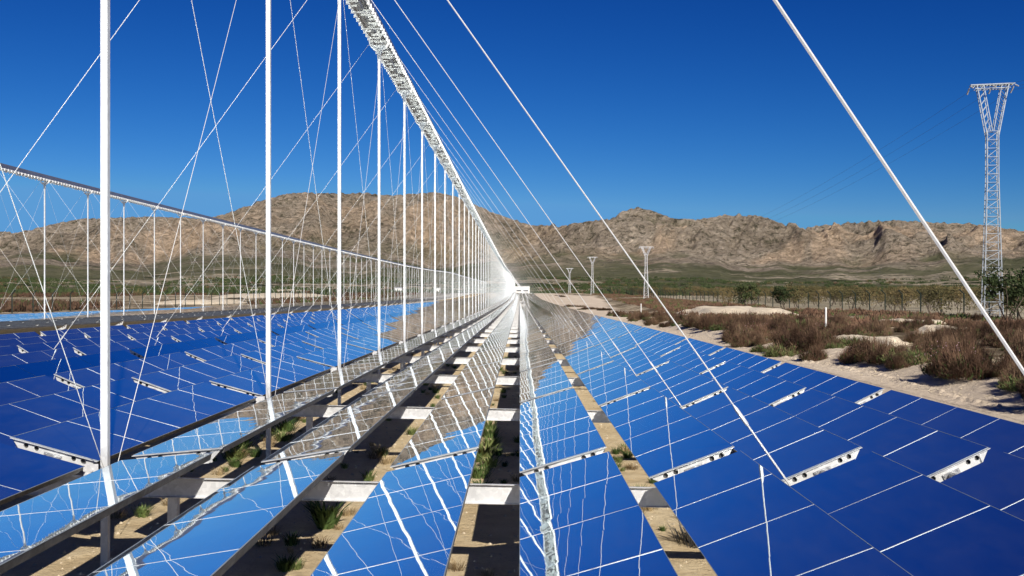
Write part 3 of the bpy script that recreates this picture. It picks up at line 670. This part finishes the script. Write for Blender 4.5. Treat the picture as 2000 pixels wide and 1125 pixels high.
# ------------------------------------------------------------------ pylons and power lines
def pylon(label, x, y, z, h, wb, wt, vfrac, arm, thick, details):
    r = thing('power_pylon', label, 'pylon', (x, y, z), 'power pylons of one line')
    r.rotation_euler = (0, 0, R(-14) if details else 0)
    TM = M['tower'] if details else M['galv']; hv = h * (1 - vfrac); nseg = 22 if details else 12
    legs = MB(); lat = MB()
    def half(zz): return (wb + (wt - wb) * min(1, zz / (hv * .75))) / 2
    for sx in (-1, 1):
        for sy in (-1, 1):
            l_ = MB().tube([(sx * half(0), sy * half(0), 0), (sx * half(hv * .75), sy * half(hv * .75), hv * .75), (sx * half(hv), sy * half(hv), hv)], thick, 4).build('leg', TM, r)
    zs = [hv * (i / nseg) for i in range(nseg + 1)]
    for i in range(nseg):
        a, b = half(zs[i]), half(zs[i + 1])
        for q in range(4):
            def cor(w, kk): return [(-w, -w), (w, -w), (w, w), (-w, w)][kk % 4]
            p0 = cor(a, q); p1 = cor(b, q + 1); p2 = cor(a, q + 1); p3 = cor(b, q)
            if i % 2: lat.tube([(*p0, zs[i]), (*p1, zs[i + 1])], thick * .55, 3)
            else: lat.tube([(*p2, zs[i]), (*p3, zs[i + 1])], thick * .55, 3)
            lat.tube([(*cor(b, q), zs[i + 1]), (*cor(b, q + 1), zs[i + 1])], thick * .5, 3)
    lat.build('lattice', TM, r)
    w = half(hv); aw = arm / 2
    for s in (-1, 1):
        b = MB()
        top = s * aw * .72
        for sy in (-1, 1):
            b.tube([(s * w, sy * w, hv - .4), (top, sy * w * .8, h)], thick * 1.1, 4)
            b.tube([(s * w * .1, sy * w, hv), (top - s * w * 1.2, sy * w * .8, h)], thick * .9, 4)
        for i in range(7):
            f0 = i / 7; f1 = (i + 1) / 7
            for sy in (-1, 1):
                o0 = s * w + (top - s * w) * f0; o1 = s * w * .1 + (top - s * w * 1.2 - s * w * .1) * f1
                b.tube([(o0, sy * w * .9, hv + (h - hv) * f0), (o1, sy * w * .9, hv + (h - hv) * f1)], thick * .5, 3)
            b.tube([(s * w + (top - s * w) * f1, -w * .85, hv + (h - hv) * f1), (s * w + (top - s * w) * f1, w * .85, hv + (h - hv) * f1)], thick * .5, 3)
        b.build('fork_arm', TM, r)
    ca = MB()
    for sy in (-1, 1):
        ca.tube([(-aw, sy * w * .8, h), (aw, sy * w * .8, h)], thick * 1.3, 4)
        ca.tube([(-aw * .8, sy * w * .8, h - .35), (aw * .8, sy * w * .8, h - .35)], thick, 4)
    k = 14
    for i in range(k):
        x0 = -aw + 2 * aw * i / k; x1 = -aw + 2 * aw * (i + 1) / k
        ca.tube([(x0, -w * .8, h), (x1, w * .8, h)], thick * .6, 3); ca.box((x0, -w * .8, h + .01), (x0 + .12, w * .8, h + .05))
    ca.build('crossarm', TM, r)
    pts = []
    for sx in (-aw, 0, aw):
        for sy in (-1, 1):
            b = MB(); y0_ = sy * w * .8; n = 8
            prof = []; rad = []
            for i in range(n * 2 + 1):
                f = i / (n * 2); prof.append((sx, y0_ + sy * 1.3 * f, h - .15 - .35 * f)); rad.append(.02 if i % 2 == 0 else .075 * (thick / .05))
            b.tube(prof, rad, 6); b.build('insulator', M['galv_white'], r)
        pts.append(r.matrix_basis @ Vector((sx, 0, h - .5)))
    return r, pts, w
def loc_m(r): return Matrix.Translation(r.location) @ r.rotation_euler.to_matrix().to_4x4()
specs = [('tall grey lattice pylon standing at the right edge beyond the dark scrub', 42.6, 95, 0, 21.1, 1.6, .95, .2, 3.7, .05, True),
         ('white lattice pylon with forked top by the fence, second nearest', 36.0, 300, 0, 15.3, 1.35, .62, .15, 4.0, .05, False),
         ('smaller white forked pylon, third nearest, behind the sandy road', 36.0, 525, 0, 0, 1.5, .7, .16, 4.6, .07, False),
         ('tiny white forked pylon left of the third, above the green hedge', 36.0, 770, 0, 0, 1.6, .8, .18, 5.0, .09, False)]
tops = {2: 502, 3: 524}
PT = []
for i, (lab, x, y, z, h, wb, wt, vf, arm, th_, det) in enumerate(specs):
    if i == 2: x = 142 / FPX * y
    if i == 3: x = 97.5 / FPX * y
    z = float(gz(x, y))
    if i in tops: h = EYE + (565 - tops[i]) / FPX * y - z
    if i == 1: h = EYE + (565 - 482) / FPX * y - z
    r, pts, w = pylon(lab, x, y, z, h, wb, wt, vf, arm, th_, det); 
    mm = loc_m(r); PT.append([mm @ Vector((sx, 0, h - .5)) for sx in (-arm / 2, 0, arm / 2)])
PT.insert(0, [Vector((52, -40, 20)), Vector((55, -40, 20)), Vector((58, -40, 20))])
nm = ['left', 'middle', 'right']
for i in range(len(PT) - 1):
    for j in range(3):
        a, e = PT[i][j], PT[i + 1][j]; L = (e - a).length; sag = L * .022
        pts = [a.lerp(e, t / 24) - Vector((0, 0, sag * 4 * (t / 24) * (1 - t / 24))) for t in range(25)]
        w_ = ['behind the camera to the first', 'the first to the second', 'the second to the third', 'the third to the fourth'][i]
        tag(MB().tube(pts, .011 if i < 2 else .014, 3, cap=False).build('power_line', M['dark']), f"thin dark wire on the {nm[j]} side, running from {w_} pylon", 'power line', 'wires strung between the pylons')

# ------------------------------------------------------------------ fences
def fence(label, x, ya, yb, step, s):
    r = thing('security_fence', label, 'fence', (x, ya, 0)); n = int((yb - ya) / step)
    pm = MB(); pm.tube([(0, 0, -.2), (0, 0, 2.25), (s * .42, 0, 2.68)], .075, 5); pme = pm.mesh('fence_post', M['fence'])
    zs = []
    for i in range(n + 1):
        z = float(gz(x, ya + i * step)); zs.append(z); mko('fence_post', pme, r, (0, i * step, z))
    b = MB()
    for i in range(n):
        y0, y1 = i * step, (i + 1) * step
        for q in range(11): b.tube([(0, y0, zs[i] + .05 + q * .2), (0, y1, zs[i + 1] + .05 + q * .2)], .006, 3, cap=False)
        for q in range(3): b.tube([(s * (.12 + .13 * q), y0, zs[i] + 2.35 + .13 * q), (s * (.12 + .13 * q), y1, zs[i + 1] + 2.35 + .13 * q)], .006, 3, cap=False)
        for q in range(8): b.tube([(0, y0 + (y1 - y0) * q / 8, zs[i] + .05), (0, y0 + (y1 - y0) * q / 8, zs[i] + 2.05)], .006, 3, cap=False)
    b.build('wire_mesh', M['fence'], r)
fence('dark green wire fence with bent post tops beyond the scrub on the right', 43, 80, 575, 5.5, -1)
fence('dark wire fence behind the distant mirror rows on the left', -58, 110, 600, 5.2, 1)

# ------------------------------------------------------------------ vegetation
def shrub_mesh(seed, h, r, n, mats, mixs, flow=0):
    rr = random.Random(seed); b = MB()
    for i in range(n):
        a = rr.uniform(0, 2 * math.pi); rad = r * math.sqrt(rr.random()); base = Vector((math.cos(a) * rad * .75, math.sin(a) * rad * .75, 0))
        hh = h * (1 - .55 * (rad / r) ** 2) * rr.uniform(.55, 1.08) * (.8 + .4 * math.sin(a * 3 + seed))
        lean = Vector((math.cos(a) * rr.uniform(0, .45), math.sin(a) * rr.uniform(0, .45), 1)).normalized()
        z0 = rr.uniform(0, .55) * hh; p0 = base + lean * z0; p1 = base + lean * hh + Vector((rr.gauss(0, .05), rr.gauss(0, .05), 0))
        w = rr.uniform(.004, .011); u = rr.random(); mi = 0
        while u > mixs[mi] and mi < len(mixs) - 1: mi += 1
        if mi == 1: p1 = p0 + (p1 - p0) * rr.uniform(.3, .7); w *= 2.2
        d = Vector((math.cos(a + 1.3), math.sin(a + 1.3), 0)).normalized() * w
        m = (p0 + p1) / 2 + Vector((rr.gauss(0, .02), rr.gauss(0, .02), 0))
        b.add([p0 - d * .6, p0 + d * .6, m + d, p1, m - d], [(0, 1, 2, 4), (4, 2, 3)], mi)
        for q in range(2):
            t = rr.uniform(.35, .95); s = p0.lerp(p1, t); e = s + Vector((rr.gauss(0, .07), rr.gauss(0, .07), rr.uniform(.03, .14))); dd = Vector((rr.gauss(0, 1), rr.gauss(0, 1), 0)).normalized() * w * .8
            b.add([s - dd, s + dd, e], [(0, 1, 2)], mi)
    for i in range(flow):
        a = rr.uniform(0, 6.28); rad = r * math.sqrt(rr.random()); z = h * (1 - .5 * (rad / r) ** 2) * rr.uniform(.7, 1.05); c = Vector((math.cos(a) * rad, math.sin(a) * rad, z)); s = rr.uniform(.008, .015)
        b.add([c + Vector((-s, 0, 0)), c + Vector((0, -s, s * .3)), c + Vector((s, 0, 0)), c + Vector((0, s, s))], [(0, 1, 2, 3)], len(mixs))
    return b.mesh('shrub_growth', mats)
SH = [shrub_mesh(i, 1.0, .85, 1500, [M['brown_shrub'], M['green_shrub']], [.88, 1.0]) for i in range(4)]
SH += [shrub_mesh(10 + i, .9, .8, 1300, [M['purple_shrub'], M['green_shrub'], M['flower']], [.72, 1.0], 45) for i in range(2)]
SHG = [shrub_mesh(20 + i, .55, .7, 900, [M['brown_shrub'], M['green_shrub']], [.25, 1.0]) for i in range(2)]
rs = random.Random(77); placed = []
def try_place(x, y, rad):
    for (a, b, c) in placed:
        if (a - x) ** 2 + (b - y) ** 2 < (rad + c) ** 2 * .35: return False
    placed.append((x, y, rad)); return True
nsh = 0
SHR = []
def edge_at(y): return 11.1 + .8 * (float(vn(y * .12, 3.0, 5)) - .5) * 2
for i in range(9000):
    if nsh >= 285: break
    y = 21 + (rs.random() ** 1.7) * 110; e = edge_at(y); x = e + (rs.random() ** 1.5) * (30 + y * .05)
    pxx = 1015 + FPX * x / y
    if pxx > 2120: continue
    m = float(fbm(x * .09, y * .05, 33, 3)); dens = smooth(.46, .54, m)
    if x - e < 3.2: dens = max(dens, .95 if vn(y * .3, 7.7, 71) > .22 else .2)
    if rs.random() > dens: continue
    if any(a < x < b and c < y < d for a, b, c, d in ((18, 29, 104, 131), (21.8, 24.6, 55.5, 60.5), (25.5, 29.5, 71, 77), (14, 16.5, 43, 49))): continue
    s = rs.uniform(.6, 1.2) * (1.0 if x - e < 5 else .85)
    if y > 75: s *= .8
    if not try_place(x, y, .55 * s): continue
    u = rs.random()
    if u < .58: me_, lab, cat = SH[rs.randrange(4)], 'dry brown twiggy shrub in the scrub strip beside the sandy road', 'shrub'
    elif u < .70: me_, lab, cat = SH[4 + rs.randrange(2)], 'reddish shrub dotted with small pale pink flowers in the scrub strip', 'shrub'
    else: me_, lab, cat = SHG[rs.randrange(2)], 'low green bush among the brown shrubs of the scrub strip', 'bush'
    o = mko('shrub' if cat == 'shrub' else 'bush', me_, None, (x, y, float(gz(x, y)) - .04)); o.rotation_euler = (0, 0, rs.uniform(0, 6.28)); o.scale = (s * 1.1, s * 1.1, s * rs.uniform(.85, 1.1))
    SHR.append((math.hypot(x, y), o, cat, 0 if u < .58 else (1 if u < .70 else 2), x - e)); nsh += 1
SHR.sort(key=lambda q: q[0]); cntk = {}
for d_, o, cat, kd, off in SHR:
    gname = ('brown shrubs', 'flowering shrubs', 'green bushes')[kd]; look = ('dry brown twiggy shrub', 'reddish shrub with pale pink flowers', 'low green bush')[kd]
    side_ = 'along the sandy road edge' if off < 3.2 else 'back inside the scrub strip'; key = (kd, off < 3.2); cntk[key] = cntk.get(key, 0) + 1
    lab = f"{look}, {ordw(cntk[key])} nearest {side_}" if cntk[key] < 60 else f"{look} far {side_}"
    tag(o, lab, cat, gname + (' in the far scrub' if cntk[key] >= 60 else ' of the scrub strip'))
# low patches on the sandy road far ahead
for qn, (px_, py_, r_) in enumerate(((1185, 601, 3.2), (1150, 599, 2.2), (1132, 594, 2.6), (1098, 581, 4.5), (1085, 578, 3.5))):
    D = 2.9 * FPX / (py_ - 565); x = (px_ - 1015) / FPX * D
    for q in range(5):
        o = mko('shrub', SHG[q % 2] if q % 2 else SH[q % 4], None, (x + rs.gauss(0, r_ * .4), D + rs.gauss(0, r_ * 1.2), float(gz(x, D)) - .05)); o.scale = (1.7, 1.7, .45)
        tag(o, f'low flattened shrub of the {ordw(qn + 1)} nearest patch on the pale sandy road', 'shrub', f'low shrubs of the {ordw(qn + 1)} road patch')

def scrub_mass(name, label, cnt, sampler, mats, h, seed):
    rr = np.random.default_rng(seed); V = []; Q = []; mi = []
    pts = [p for p in (sampler(rr) for _ in range(cnt)) if p is not None]
    P = np.array(pts); zb = np.array([terr_z(x, y) for x, y in pts])
    K = 30
    n = len(P); D = np.hypot(P[:, 0], P[:, 1])
    a = rr.uniform(0, 6.28, (n, K)); rad = np.sqrt(rr.random((n, K))) * h * rr.uniform(.6, 1.5, (n, 1))
    hh = h * rr.uniform(.3, 1.0, (n, K)) * rr.uniform(.5, 1.2, (n, 1))
    x = P[:, :1] + np.cos(a) * rad; y = P[:, 1:] + np.sin(a) * rad; z = zb[:, None] + hh * .0
    w = h * rr.uniform(.08, .20, (n, K)); t = rr.uniform(0, 6.28, (n, K))
    z0 = z + hh * rr.uniform(-.1, .6, (n, K)); z1 = z + hh
    dx, dy = np.cos(t) * w, np.sin(t) * w; jx = rr.normal(0, .2, (n, K)) * h
    V = np.stack([np.stack([x - dx, y - dy, z0], -1), np.stack([x + dx, y + dy, z0 + w * .3], -1), np.stack([x + jx, y, z1], -1)], 2).reshape(-1, 3)
    Q = np.arange(len(V)).reshape(-1, 3)
    mi = np.repeat(rr.choice(len(mats), n, p=[m[1] for m in mats]), K)
    o = mko(name, np_mesh(name, V, Q, [m[0] for m in mats], mi)); tag(o, label, name.replace('_', ' '), kind='stuff')
def s_left(rr):
    y = 90 + rr.random() ** 1.2 * 420; x = -37 - rr.random() * (25 + y * .55)
    return (x, y) if not (-110 < x < -68 and 290 < y < 415) and vn(x * .04, y * .016, 44) > .40 else None
scrub_mass('left_scrub', 'brown scrub covering the land behind the distant mirror rows', 9000, s_left, [(M['brown_shrub'], .66), (M['purple_shrub'], .10), (M['green_shrub'], .14), (M['orchard_leaf'], .10)], 1.35, 3)
def s_right(rr):
    y = 70 + rr.random() ** 1.3 * 480; e = 17 + max(0, (y - 95)) * .045; x = e + rr.random() * (43 - e)
    return (x, y) if x < 42.5 and not (18 < x < 29 and 104 < y < 131) and not (25.5 < x < 29.5 and 71 < y < 77) and vn(x * .10, y * .04, 45) > .47 else None
scrub_mass('right_scrub', 'low brown heath reaching back to the fence on the right', 5200, s_right, [(M['brown_shrub'], .45), (M['purple_shrub'], .40), (M['green_shrub'], .15)], .55, 4)
def s_wood(rr):
    r = 430 + rr.random() ** .9 * 1000; t = math.radians(rr.uniform(-40, 33)); x, y = r * math.sin(t), r * math.cos(t)
    if abs(x) < 42 and y < 860: return None
    return (x, y) if fbm(x / 150., y / 45., 48, 3) > .485 else None
scrub_mass('far_woods', 'dark green belts of trees at the foot of the mountains', 19000, s_wood, [(M['tree_leaf'], .88), (M['brown_shrub'], .07), (M['orchard_leaf'], .05)], 3.0, 6)

def tree_mesh(seed, h, rx, nleaf, leafm, crown_lo=.3, lsz=.09):
    rr = random.Random(seed); t = MB(); tips = []
    for k in range(rr.randint(2, 4)):
        a = rr.uniform(0, 6.28); p = Vector((rr.uniform(-.08, .08), rr.uniform(-.08, .08), -.1)); pts = [p.copy()]
        for s in range(5):
            p = p + Vector((math.cos(a) * .11 * h * rr.uniform(.3, 1), math.sin(a) * .11 * h * rr.uniform(.3, 1), h * .15)); pts.append(p.copy()); 
            if s > 1:
                e = p + Vector((rr.gauss(0, .22), rr.gauss(0, .22), rr.uniform(.1, .25))) * h * .6; t.tube([p, e], [.02 * h * .3, .004], 4, cap=False); tips.append(e)
        t.tube(pts, [.045 * h * .35 * (1 - i / 7) for i in range(6)], 5, cap=False); tips.append(p)
    cl = [(Vector((rr.gauss(0, .42) * rx, rr.gauss(0, .42) * rx, h * rr.uniform(crown_lo + .1, .92))), rr.uniform(.22, .42) * rx) for _ in range(13)] + [(e, .26 * rx) for e in tips]
    b = MB()
    for i in range(nleaf):
        c, r_ = cl[rr.randrange(len(cl))]; v = Vector((rr.gauss(0, 1), rr.gauss(0, 1), rr.gauss(0, .8))); p = c + v.normalized() * r_ * rr.random() ** .4
        if p.z > h: p.z = h - rr.random() * .2
        n = Vector((rr.gauss(0, 1), rr.gauss(0, 1), rr.gauss(0, 1))).normalized(); u = n.orthogonal().normalized(); w = n.cross(u); s = lsz * rr.uniform(.6, 1.3)
        b.add([p - u * s, p - w * s * .5, p + u * s, p + w * s * .5], [(0, 1, 2, 3)])
    return t.mesh('trunk', M['bark']), b.mesh('crown', leafm)
TR_or = [tree_mesh(50 + i, 3.2, 2.0, 900, M['orchard_leaf'], .22, .11) for i in range(4)]
TR_dk = [tree_mesh(60 + i, 3.6, 1.7, 1700, M['tree_leaf'], .15, .12) for i in range(3)]
def tree(ms, x, y, s, name, label, group=None):
    r = thing(name, label, 'tree', (x, y, float(gz(x, y))), group); r.scale = (s, s, s * rs.uniform(.85, 1.15)); r.rotation_euler = (0, 0, rs.uniform(0, 6.28))
    mko('trunk', ms[0], r); mko('crown', ms[1], r)
def px_tree(px, yb, D, s, ms, label): tree(ms, (px - 1015) / FPX * D, D, s, 'leafy_tree', label)
px_tree(1455, 0, 158, 1.15, TR_dk[0], 'round dark green tree standing at the fence, left of a paler pair')
px_tree(1532, 0, 150, 1.05, TR_dk[1], 'bushy green tree behind the fence, right of the round dark tree')
px_tree(1555, 0, 152, 1.1, TR_or[1], 'yellowish tree leaning on the right side of a bushy green tree')
px_tree(1968, 0, 88, 1.15, TR_dk[2], 'dark leafy tree in front of the tall pylon at the right edge')
px_tree(1998, 0, 90, 1.0, TR_dk[0], 'dark leafy tree cut by the right picture edge')
px_tree(1845, 0, 94, .95, TR_or[2], 'brownish straggly tree between fence posts left of the tall pylon')
px_tree(1420, 0, 175, .9, TR_or[0], 'small olive brown tree left of the round dark tree')
nt_ = 0
for i in range(2600):
    if nt_ >= 280: break
    y = 105 + rs.random() ** 1.1 * 420; x = 48 + rs.random() * (30 + y * .34); 
    x = round(x / 7) * 7 + rs.gauss(0, .8); y = round(y / 7) * 7 + rs.gauss(0, .8)
    if 1015 + FPX * x / y > 2060 or any(abs(a - x) + abs(b - y) < 3 for a, b, c in placed): continue
    placed.append((x, y, 1)); tree(TR_or[rs.randrange(4)], x, y, rs.uniform(.85, 1.3), 'orchard_tree', 'small olive brown orchard tree in the planted rows behind the fence', 'orchard trees'); nt_ += 1

# marker posts
def marker(label, px, yb, D, h):
    x = (px - 1015) / FPX * D; z = float(gz(x, D)); b = MB(); b.tube([(0, 0, -.1), (0, 0, h - .03), (0, 0, h)], [.055, .055, .03], 10)
    tag(b.build('marker_post', M['white_wall'], None, (x, D, z)), label, 'marker post')
marker('white marker post rising from the brown scrub, taller of the two', 1613, 630, 60, 1.45)
marker('short white marker post at the tip of the scrub beside the road', 1252, 602, 120, 1.5)

# weeds and stones under the mirrors
def weed_mesh(seed, h, r, n, m, wide=.006, extra=None):
    rr = random.Random(seed); b = MB()
    for i in range(n):
        a = rr.uniform(0, 6.28); rad = r * rr.random() ** .8; p0 = Vector((math.cos(a) * rad * .6, math.sin(a) * rad * .6, -.01)); hh = h * rr.uniform(.35, 1)
        p1 = p0 + Vector((math.cos(a) * hh * .25 + rr.gauss(0, .02), math.sin(a) * hh * .25 + rr.gauss(0, .02), hh * .6)); p2 = p1 + Vector((math.cos(a) * hh * .35 + rr.gauss(0, .03), math.sin(a) * hh * .35 + rr.gauss(0, .03), hh * .3))
        d = Vector((-math.sin(a), math.cos(a), 0)) * wide * rr.uniform(.6, 1.5)
        b.add([p0 - d, p0 + d, p1 + d, p1 - d, p2], [(0, 1, 2, 3), (3, 2, 4)])
    if extra:
        for i in range(14):
            c = Vector((rr.gauss(0, r * .35), rr.gauss(0, r * .35), h * rr.uniform(.8, 1.05))); s = .016
            b.add([c + Vector((-s, 0, 0)), c + Vector((0, -s, s)), c + Vector((s, 0, 0)), c + Vector((0, s, s))], [(0, 1, 2, 3)], 1)
    return b.mesh('weed', [M[m]] + ([M[extra]] if extra else []))
WG = [weed_mesh(i, .28, .2, 130, 'grass') for i in range(3)]; WD = [weed_mesh(10 + i, .22, .22, 90, 'dry_weed', .004) for i in range(3)]
WR = weed_mesh(30, .34, .16, 150, 'grass', .012, 'red')
gaps = [-2.3 - 1.07, -2.31, -1.24, -.17, .89, 1.97]
def weed(me_, x, y, s, lab, grp, sz=None):
    o = mko('weed', me_, None, (x, y, float(gz(x, y)))); o.scale = (s, s, sz or s); o.rotation_euler = (0, 0, rs.uniform(0, 6.28)); tag(o, lab, 'weed', grp)
SNAME = ['leftmost', 'second', 'middle', 'fourth', 'rightmost']; wl = []
for i in range(420):
    gi = rs.randrange(1, 6); y = 6.5 + rs.random() ** 1.5 * 34; x = gaps[gi] * 2.4 / 1.42 + rs.uniform(-.32, .32)
    if vn(x * .8, y * .35, 91) < .40: continue
    wl.append((y, gi - 1, x, rs.random() < .45, rs.uniform(.2, .62)))
wc = {}
for y, gi, x, green, sz_ in sorted(wl)[:280]:
    wc[(gi, green)] = wc.get((gi, green), 0) + 1
    weed((WG if green else WD)[rs.randrange(3)], x, y, sz_ * (1 if green else 1.3), f"{'small green' if green else 'dry straw coloured'} weed, {ordw(wc[(gi, green)])} nearest in the {SNAME[gi]} sand strip between the mirrors", 'weeds between the mirror rows')
weed(WR, -1.93, 10.5, 1.0, 'weed with red flowers in the strip between two mirror rows', None)
for i_, (x, y, s) in enumerate(((-.45, 12.6, .8), (-.52, 13.5, 1.1), (-.40, 14.3, 1.0), (-.5, 15.2, 1.2), (-.44, 16.2, 1.0), (-.5, 17.2, 1.1), (-.55, 18.4, 1.0))): weed(WG[i_ % 3], x, y, s, f'grass tuft, {ordw(i_ + 1)} nearest of the dense green clump in the middle sand strip', 'grass tufts in the middle strip', s * .75)
for i_, (x, y, s) in enumerate(((-3.95, 14.6, 1.2), (-4.1, 15.5, 1.3), (-3.7, 16.4, 1.1), (-3.9, 17.6, 1.3))): weed(WG[i_ % 3], x, y, s, f'green clump, {ordw(i_ + 1)} nearest of those in the leftmost sand strip', 'green clumps in the leftmost strip', s * .7)
weed(weed_mesh(40, .3, .3, 120, 'dark', .005), 1.66, 10.1, 1.0, 'dark leafless twig clump in the gap right of the bright streak row', None)
st = MB(); rq = random.Random(8)
for i in range(2600):
    g = gaps[rq.randrange(1, 6)]; y = 6 + rq.random() * 26; x = g * 1.69 + rq.uniform(-.4, .4); s = .006 + .028 * rq.random() ** 2.5; z = float(gz(x, y))
    vs = [(x + s * rq.uniform(.7, 1.2) * a, y + s * rq.uniform(.7, 1.2) * b, z + s * c) for a, b, c in ((-1, 0, 0), (0, -1, 0), (1, 0, 0), (0, 1, 0), (.1, 0, .8))]
    st.add(vs, [(0, 1, 4), (1, 2, 4), (2, 3, 4), (3, 0, 4)])
for i in range(5200):
    y = 12 + 70 * rq.random() ** 1.8; x = 10.2 + 3.6 * rq.random() ** 1.3; s = .008 + .034 * rq.random() ** 3; z = float(gz(x, y)) + .02
    vs = [(x + s * rq.uniform(.7, 1.3) * a, y + s * rq.uniform(.7, 1.3) * b, z + s * c) for a, b, c in ((-1, 0, 0), (0, -1, 0), (1, 0, 0), (0, 1, 0), (.1, 0, .8))]
    st.add(vs, [(0, 1, 4), (1, 2, 4), (2, 3, 4), (3, 0, 4)])
tag(st.build('gravel', M['stone']), 'loose pale stones lying in the sand between the mirrors and on the road bank', 'gravel', kind='stuff')
